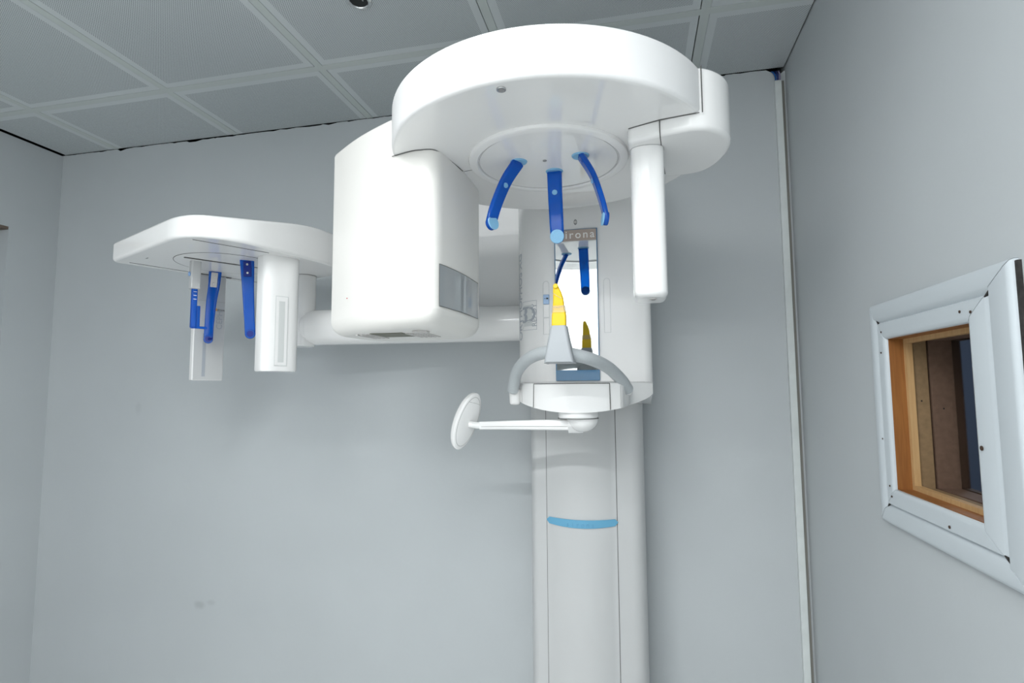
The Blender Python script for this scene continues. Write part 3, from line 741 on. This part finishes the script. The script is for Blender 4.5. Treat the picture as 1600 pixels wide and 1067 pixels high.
# tube head: the big box left of the rotor
bm = nb()
poly = round_poly([(1.648, -0.655), (1.757, -0.738), (1.876, -0.803), (1.935, -0.822), (1.992, -0.825), (2.011, -0.69), (2.010, -0.56), (1.985, -0.47), (1.75, -0.45), (1.66, -0.5)], [0.02, 0.1, 0.1, 0.02, 0.035, 0.1, 0.02, 0.03, 0.04, 0.05], 6)
def shell(bm, poly, levels, idx=0):
    """stack of inset copies of a polygon: levels = [(z, inset)] from top to bottom"""
    c = Vector((sum(p[0] for p in poly) / len(poly), sum(p[1] for p in poly) / len(poly)))
    n = len(poly); nr = []
    for i in range(n):
        a, b = Vector(poly[i - 1]), Vector(poly[(i + 1) % n]); d = (b - a).normalized(); nr.append(Vector((-d.y, d.x)))
    t = nb(); R_ = []
    for z, ins in levels: R_.append([t.verts.new((poly[i][0] + nr[i].x * ins, poly[i][1] + nr[i].y * ins, z)) for i in range(n)])
    for a in range(len(levels) - 1):
        for k in range(n): t.faces.new((R_[a][k], R_[a + 1][k], R_[a + 1][(k + 1) % n], R_[a][(k + 1) % n]))
    t.faces.new(R_[0]); t.faces.new(R_[-1][::-1]); bmesh.ops.recalc_face_normals(t, faces=list(t.faces)); merge(bm, t, idx)
lv0 = [(2.150, 0.006), (2.147, 0.002), (2.142, 0.0), (1.718, 0.0)] + [(1.718 - 0.036 * math.sin(q * PI / 14), 0.052 * (1 - math.cos(q * PI / 14))) for q in range(1, 7)] + [(1.680, 0.06)]
shell(bm, poly, [(2.150, 0.006), (2.147, 0.002), (2.142, 0.0), (1.718, 0.0)])
tc = Vector((1.835, -0.645)); t = nb(); R_ = []
for q in range(0, 8):
    z = 1.7181 - 0.038 * math.sin(q * PI / 14); k_ = 1 - 0.26 * (1 - math.cos(q * PI / 14))
    R_.append([t.verts.new((tc.x + (p[0] - tc.x) * k_, tc.y + (p[1] - tc.y) * k_, z)) for p in poly])
for a in range(7):
    for k in range(len(poly)): t.faces.new((R_[a][k], R_[a + 1][k], R_[a + 1][(k + 1) % len(poly)], R_[a][(k + 1) % len(poly)]))
t.faces.new(R_[-1][::-1]); bmesh.ops.recalc_face_normals(t, faces=list(t.faces)); merge(bm, t, 0)
bmesh.ops.remove_doubles(bm, verts=list(bm.verts), dist=0.0003)
seam(bm, [(1.884, -0.8075, 2.0592), (1.935, -0.8232, 2.0592), (1.958, -0.8237, 2.0592), (1.978, -0.822, 2.0592), (1.989, -0.812, 2.0592), (1.9955, -0.790, 2.0592), (2.004, -0.735, 2.0592), (2.010, -0.692, 2.0592)], 0.0009, n=3)
tube = obj('tube_head', bm, [WARM, SEAM], M, label='large warm white tube head box')
# smoked collimator window wrapped on its inner face
bm = nb(); t = nb(); R_ = []
pts = [(1.9935, -0.806), (1.9985, -0.783), (2.0035, -0.748), (2.008, -0.71), (2.0107, -0.67), (2.0112, -0.62), (2.0112, -0.575)]
for x, y in pts: R_.append((t.verts.new((x + 0.001, y, 1.814)), t.verts.new((x + 0.001, y, 1.724))))
for k in range(len(pts) - 1): t.faces.new((R_[k][0], R_[k][1], R_[k + 1][1], R_[k + 1][0]))
bmesh.ops.recalc_face_normals(t, faces=list(t.faces)); merge(bm, t)
for z in (1.814, 1.724): seam(bm, [(x + 0.001, y, z) for x, y in pts], 0.0006)
seam(bm, [(pts[0][0] + 0.001, pts[0][1], 1.814), (pts[0][0] + 0.001, pts[0][1], 1.724)], 0.0006)
obj('collimator_window', bm, [WINGRY, SEAM], tube, label='smoked grey window')
bm = nb()
for k in range(16):
    x = 1.745 + k * 0.0115
    if 1.79 < x < 1.87: continue
    add_box(bm, (x, -0.70 + (1.93 - x) * 0.25 * 0, 1.678), (x + 0.006, -0.60, 1.6805))
add_box(bm, (1.79, -0.715, 1.6785), (1.87, -0.63, 1.6805), idx=1)
obj('vent_grille', bm, [GREYW, mat('port_olive', (0.16, 0.16, 0.12), 0.5)], tube, smooth=False)
bm = nb(); add_cyl(bm, (1.925, -0.735, 1.6795), (0, 0, -1), 0.020, 0.0035, 6); obj('bottom_cap', bm, GREYW, tube, smooth=False)
bm = nb(); add_cyl(bm, (1.735, -0.7235, 1.764), (-0.55, -0.83, 0), 0.0014, 0.0015, 12); obj('red_indicator', bm, mat('red_dot', (0.6, 0.12, 0.12), 0.4), tube)

# sensor head: thicker block on the right of the rotor, and the hanging sensor bar
bm = nb()
poly = round_poly([(2.389, -0.818), (2.45, -0.842), (2.528, -0.856), (2.580, -0.812), (2.598, -0.737), (2.568, -0.632), (2.50, -0.612), (2.40, -0.632)], [0.015, 0.05, 0.03, 0.04, 0.06, 0.05, 0.05, 0.03], 6)
shell(bm, poly, [(2.151, 0.005), (2.147, 0.001), (2.143, 0.0), (2.040, 0.0)] + [(2.040 - 0.010 * math.sin(q * PI / 12), 0.010 * (1 - math.cos(q * PI / 12))) for q in range(1, 7)])
seam(bm, [(2.4505, -0.8425, 2.058), (2.4505, -0.8425, 2.036), (2.4515, -0.833, 2.0298), (2.462, -0.72, 2.0298), (2.470, -0.64, 2.0298)], 0.0010)
seam(bm, [(2.5275, -0.8545, 2.060), (2.5275, -0.8545, 2.150)], 0.0011)
seam(bm, [(2.392, -0.8195, 2.0592), (2.45, -0.8425, 2.0592), (2.522, -0.8555, 2.0592)], 0.0009)
sens = obj('sensor_head', bm, [WHITE, SEAM], M)
bm = nb()
poly = round_poly([(2.394, -0.700), (2.394, -0.785), (2.402, -0.800), (2.4275, -0.806), (2.453, -0.800), (2.461, -0.785), (2.461, -0.700)], [0.02, 0.015, 0.015, 0.03, 0.015, 0.015, 0.02], 5)
shell(bm, poly, [(2.034, 0.0), (1.738, 0.0)] + [(1.738 - 0.012 * math.sin(q * PI / 12), 0.014 * (1 - math.cos(q * PI / 12))) for q in range(1, 7)])
seam(bm, [(p[0], p[1], 2.0297) for p in poly[6:-6]], 0.0008)
bar = obj('sensor_bar', bm, [WHITE, SEAMLT], M, label='slim white hanging sensor bar')
bm = nb(); add_cyl(bm, (2.432, -0.772, 1.7262), (0, 0, -1), 0.007, 0.0022, 20); add_cyl(bm, (2.432, -0.772, 1.7242), (0, 0, -1), 0.004, 0.001, 16, idx=1); obj('bottom_port', bm, [GREYW, GREY], bar)

# support plate behind the tube head and the long side arm
bm = nb(); add_box(bm, (1.72, -0.085, 1.735), (2.06, -0.005, 2.27), 0.012); obj('support_plate', bm, MATTE, M)
bm = nb()
add_sweep(bm, [Vector((2.07, -0.115, 1.765)), Vector((1.72, -0.170, 1.761)), Vector((1.335, -0.245, 1.757))], rrect(0.0585, 0.062, 0.056, 8), side=Vector((0, 0, 1)))
t = nb(); bmesh.ops.create_uvsphere(t, u_segments=32, v_segments=20, radius=1)
for v in t.verts: v.co = Vector((1.336 + v.co.x * 0.030, -0.245 + v.co.y * 0.061, 1.757 + v.co.z * 0.0583))
merge(bm, t)
side_arm = obj('side_arm', bm, WHITE, M, label='long white round arm carrying the side unit')

# ------------------------------------------------------------------ cephalometric side unit
E1 = Vector((-0.86, 0.51, 0)).normalized(); E2 = Vector((0.51, 0.86, 0)).normalized(); CZ = 1.93
bm = nb()
poly = round_poly([(0.885, -0.585), (1.315, -0.778), (1.408, -0.70), (1.455, -0.53), (1.486, -0.404), (1.494, -0.31), (1.44, -0.262), (1.327, -0.203), (1.22, -0.168), (1.11, -0.165), (1.05, -0.215)], [0.02, 0.09, 0.07, 0.05, 0.05, 0.05, 0.04, 0.05, 0.05, 0.04, 0.05], 6)
shell(bm, poly, [(1.99, 0.010), (1.987, 0.004), (1.980, 0.0), (1.940, 0.0), (1.935, 0.0015), (1.932, 0.004), (1.930, 0.008)])
def sstep(a, b, x):
    t_ = min(1, max(0, (x - a) / (b - a))); return t_ * t_ * (3 - 2 * t_)
for v in bm.verts:
    if v.co.z > 1.96:
        v.co.z += 0.045 * sstep(-0.76, -0.42, v.co.y) * sstep(1.0, 1.42, v.co.x)
seam(bm, [(0.935, -0.569, CZ), (0.985, -0.455, CZ), (1.10, -0.205, CZ)], 0.0010)
seam(bm, [(1.311, -0.738, CZ), (1.36, -0.655, CZ), (1.407, -0.571, CZ)], 0.0012)
for a_ in ((1.09, -0.545), (0.995, -0.500), (1.215, -0.36)): pass
ceph = obj('side_unit_housing', bm, [POLISH, SEAM], M, label='flat white housing at the end of the side arm')
bm = nb()
poly2 = round_poly([(1.10, -0.55), (1.33, -0.655), (1.40, -0.53), (1.45, -0.37), (1.40, -0.30), (1.22, -0.22)], 0.06, 6)
shell(bm, poly2, [(2.020, 0.03), (2.016, 0.012), (2.006, 0.0), (1.985, 0.0)]); obj('top_cover', bm, WHITE, ceph)
bm = nb(); DC = (1.2, -0.48)
lathe(bm, (*DC, CZ), [(0.0, -0.0012), (0.139, -0.0012), (0.141, -0.0004), (0.1412, 0.0008)], 80)
seam(bm, [(DC[0] + 0.1415 * math.cos(2 * PI * k / 72), DC[1] + 0.1415 * math.sin(2 * PI * k / 72), CZ - 0.0002) for k in range(73)], 0.0008)
for (a_, b_) in (((1.147, -0.590), (1.225, -0.470)), ((1.016, -0.388), (1.062, -0.300)), ((1.225, -0.47), (1.26, -0.416))):
    A_, B_ = Vector((*a_, CZ - 0.0014)), Vector((*b_, CZ - 0.0014)); d = (B_ - A_); L = d.length / 2; d.normalize()
    frame_box(bm, (A_ + B_) / 2, d, Vector((-d.y, d.x, 0)), Vector((0, 0, 1)), L, 0.0045 if a_[0] < 1.2 else 0.002, 0.0012, idx=1)
obj('ear_disc', bm, [POLISH, SEAM], ceph)
for x, y in ((1.03, -0.60), (1.085, -0.50), (1.25, -0.36)):
    bm = nb(); frame_box(bm, (x, y, CZ), E1, E2, Vector((0, 0, 1)), 0.008, 0.002, 0.0006)
    obj('screw_slot', bm, GREY, ceph, smooth=False)
# connector between the housing and the arm
bm = nb(); add_cyl(bm, (1.315, -0.262, 1.693), (0, 0, 1), 0.039, 0.24, 48, 0.003)
lathe(bm, (1.315, -0.262, CZ - 0.001), [(0.0405, 0.001), (0.0405, -0.0006), (0.039, -0.0012)], 48, 1)
add_sweep(bm, [Vector((1.354, -0.262, 1.6975)), Vector((1.315, -0.3012, 1.6975)), Vector((1.28, -0.28, 1.6975))], circ(0.0005, 6), idx=1)
obj('connector_post', bm, [WHITE, SEAMLT], M)
# collimator pillar with slit
bm = nb(); pcen = Vector((1.400, -0.508, 0)); 
cs = [(pcen + E2 * (0.070 * math.cos(a)) * 1.0 + E1 * (0.033 * math.sin(a) * (1.0 if math.sin(a) < 0 else 0.5))) for a in [2 * PI * k / 64 for k in range(64)]]
cs = []
for k in range(65):
    u = -0.0525 + 0.105 * k / 64; s = u / 0.0525
    cs.append(pcen + E2 * u - E1 * (0.022 * math.sqrt(max(0, 1 - abs(s) ** 3.2)) + 0.003))
cs += [pcen + E2 * 0.0525 + E1 * 0.03, pcen + E2 * 0.045 + E1 * 0.035, pcen - E2 * 0.045 + E1 * 0.035, pcen - E2 * 0.0525 + E1 * 0.03]
cs = [(p.x, p.y) for p in cs]
area = sum(cs[i - 1][0] * cs[i][1] - cs[i][0] * cs[i - 1][1] for i in range(len(cs)))
if area < 0: cs = cs[::-1]
shell(bm, cs, [(1.934, 0.0), (1.606, 0.0), (1.602, 0.003)])
colp = obj('collimator_pillar', bm, [WHITE, SEAM], M, angle=50)
bm = nb(); fc = pcen - E1 * 0.0252
def slit(w, z0, z1, idx, out):
    frame_box(bm, fc - E1 * out - E2 * 0.004 + Vector((0, 0, (z0 + z1) / 2)), E2, E1, Vector((0, 0, 1)), w, 0.0006, (z1 - z0) / 2, idx=idx)
slit(0.018, 1.617, 1.815, 0, 0.0005); slit(0.0165, 1.619, 1.813, 1, 0.0009); slit(0.0085, 1.627, 1.800, 2, 0.0013)
obj('slit_window', bm, [GREYLD, WHITE, GREYLD], colp, smooth=False)
# rear sensor panel
bm = nb(); P0_ = Vector((1.005, -0.412, 0)); P1_ = Vector((1.068, -0.300, 0)); dd = (P1_ - P0_).normalized(); nn = Vector((-dd.y, dd.x, 0))
pm = (P0_ + P1_) / 2 + nn * 0.014 - dd * 0.002
frame_box(bm, pm + Vector((0, 0, 1.757)), dd, nn, Vector((0, 0, 1)), 0.047, 0.014, 0.175, 0.004)
f0 = pm - nn * 0.0141
add_sweep(bm, [f0 - dd * 0.046 + Vector((0, 0, 1.842)), f0 + dd * 0.046 + Vector((0, 0, 1.842))], circ(0.0006, 6), idx=1)
for f in bm.faces:
    if f.material_index == 0 and f.normal.dot(-nn) > 0.9: f.material_index = 2
panel = obj('sensor_panel', bm, [WHITE, SEAMLT, SATIN], M, label='thin white rear panel with grey print')
bm = nb()
mtx = basis(f0 - nn * 0.0004 + dd * 0.030 + Vector((0, 0, 1.815)), dd, (0, 0, 1))
frame_box(bm, f0 - nn * 0.0003 + dd * 0.0155 + Vector((0, 0, 1.816)), dd, nn, Vector((0, 0, 1)), 0.005, 0.0003, 0.0045, idx=1)
add_text(bm, 'sirona', 0.0095, basis(f0 - nn * 0.0005 + dd * 0.0325 + Vector((0, 0, 1.816)), dd, (0, 0, 1)), 0.0002, 2, bold=0.0005)
add_text(bm, 'CEPH', 0.026, basis(f0 - nn * 0.0004 + dd * 0.030 + Vector((0, 0, 1.782)), (0, 0, 1), -dd), 0.0002, 0)
frame_box(bm, f0 - nn * 0.0002 - dd * 0.014 + Vector((0, 0, 1.665)), dd, nn, Vector((0, 0, 1)), 0.005, 0.0003, 0.07, idx=0)
obj('lettering', bm, [GREYL, ORANGE, GREY], panel, smooth=False)
# ear supports
def ear(path, side, w, face, label, plate_m, plate_w, tipdir):
    P_ = bez(path, 8); bm = nb(); N_ = len(P_)
    sc = [1.0 - 0.28 * min(1, i / (N_ - 1) * 1.3) for i in range(N_)]
    add_sweep(bm, P_, rrect(w, 0.006, 0.0045, 4), side=Vector(side), scale=sc)
    f = Vector(face).normalized(); e = P_[-1]
    add_cyl(bm, e - f * 0.006, f, w * 0.72, 0.012, 28, 0.002)
    o = obj('ear_support', bm, BLUE, M, label=label)
    bm = nb(); lo_, hi_ = P_[1], P_[9]; c = (lo_ + hi_) / 2; up_ = (lo_ - hi_).normalized(); s_ = (Vector(side) - up_ * Vector(side).dot(up_)).normalized(); f_ = s_.cross(up_)
    if f_.dot(f) < 0: f_ = -f_
    frame_box(bm, c + f_ * 0.0065, s_, f_, up_, plate_w, 0.0025, (lo_ - hi_).length / 2, 0.001); 
    obj('mounting_plate', bm, plate_m, o)
    bm = nb()
    for k in (0.55, -0.55): add_cyl(bm, c + up_ * (k * (lo_ - hi_).length / 2) + f_ * 0.008, f_, 0.0032, 0.0028, 16, 0.0006)
    obj('screw', bm, STEEL, o)
    bm = nb(); td = Vector(tipdir).normalized(); add_cyl(bm, e + td * 0.004, td, 0.0045, 0.017, 16, 0.0015, r2=0.003); add_cyl(bm, e + f * 0.0055, f, 0.009, 0.0012, 24, idx=0); obj('ear_plug', bm, BLUED, o)
ear([(1.083, -0.396, 1.932), (1.080, -0.396, 1.885), (1.073, -0.396, 1.835), (1.068, -0.396, 1.765), (1.0665, -0.396, 1.712)], (0.85, 0.53, 0), 0.0185, (0.55, -0.83, 0), 'blue ear support nearest the rear panel with grey plate', GREYW, 0.0095, (0.86, -0.3, 0.1))
ear([(1.287, -0.507, 1.932), (1.291, -0.507, 1.885), (1.294, -0.507, 1.845), (1.301, -0.507, 1.765), (1.306, -0.507, 1.712)], (0.8, 0.6, 0), 0.0195, (0.6, -0.8, 0), 'blue ear support next to the slit pillar with dark plate', BLUED, 0.0105, (-0.86, 0.3, 0.0))
# nasion support
bm = nb(); nx = Vector((1.136, -0.536, 0))
frame_box(bm, nx + Vector((0, 0, 1.889)), E1, E2, Vector((0, 0, 1)), 0.0125, 0.013, 0.043, 0.004)
nas = obj('nose_support', bm, SATIN, M, label='white and blue nose support rod')
bm = nb()
frame_box(bm, nx + Vector((0, 0, 1.790)), E1, E2, Vector((0, 0, 1)), 0.0075, 0.0075, 0.058, 0.003)
frame_box(bm, nx + E2 * 0.011 + Vector((0, 0, 1.766)), E1, E2, Vector((0, 0, 1)), 0.005, 0.006, 0.032, 0.002)
frame_box(bm, nx + E2 * 0.016 + Vector((0, 0, 1.734)), E1, E2, Vector((0, 0, 1)), 0.0055, 0.021, 0.0035, 0.001)
blue = obj('blue_slide', bm, BLUE, nas, label='translucent blue slide with white tick marks')
bm = nb()
for k in range(3): frame_box(bm, nx - E1 * 0.0078 + Vector((0, 0, 1.838 - k * 0.011)), E1, E2, Vector((0, 0, 1)), 0.0004, 0.004, 0.0009)
frame_box(bm, nx - E1 * 0.0078 + Vector((0, 0, 1.838)), E1, E2, Vector((0, 0, 1)), 0.0004, 0.004, 0.0009)
obj('scale_mark', bm, LETTER, nas, smooth=False)
bm = nb(); add_cyl(bm, nx + Vector((0, 0, 1.890)) - E2 * 0.012, -E2 * 1.0 - Vector((0.3, 0, 0)), 0.0065, 0.006, 20, 0.002); obj('release_button', bm, mat('button_blue', (0.30, 0.47, 0.78), 0.4), nas)

# ------------------------------------------------------------------ camera
F, C0 = 862.11, Vector((2.39411, -1.89534, 1.55))
yaw, pitch, roll = 0.2198, 0.0848, -0.0065
fwd = Vector((-math.sin(yaw) * math.cos(pitch), math.cos(yaw) * math.cos(pitch), math.sin(pitch)))
rgt = Vector((math.cos(yaw), math.sin(yaw), 0)); up = rgt.cross(fwd)
r2 = rgt * math.cos(roll) + up * math.sin(roll); u2 = -rgt * math.sin(roll) + up * math.cos(roll)
cam = bpy.data.cameras.new('camera'); cam.sensor_width = 36; cam.sensor_fit = 'HORIZONTAL'; cam.lens = 36 * F / 1600; cam.clip_start = 0.02
co = bpy.data.objects.new('camera', cam); COL.objects.link(co)
mw = Matrix((r2, u2, -fwd)).transposed().to_4x4(); mw.translation = C0; co.matrix_world = mw
SC.camera = co

w = bpy.data.worlds.new('world'); w.use_nodes = True; w.node_tree.nodes['Background'].inputs[0].default_value = (0.05, 0.055, 0.06, 1); w.node_tree.nodes['Background'].inputs[1].default_value = 0.3
SC.world = w
SC.view_settings.view_transform = 'Standard'; SC.view_settings.look = 'None'; SC.view_settings.gamma = 1.0; SC.view_settings.exposure = 0.12
SC.view_settings.use_curve_mapping = False
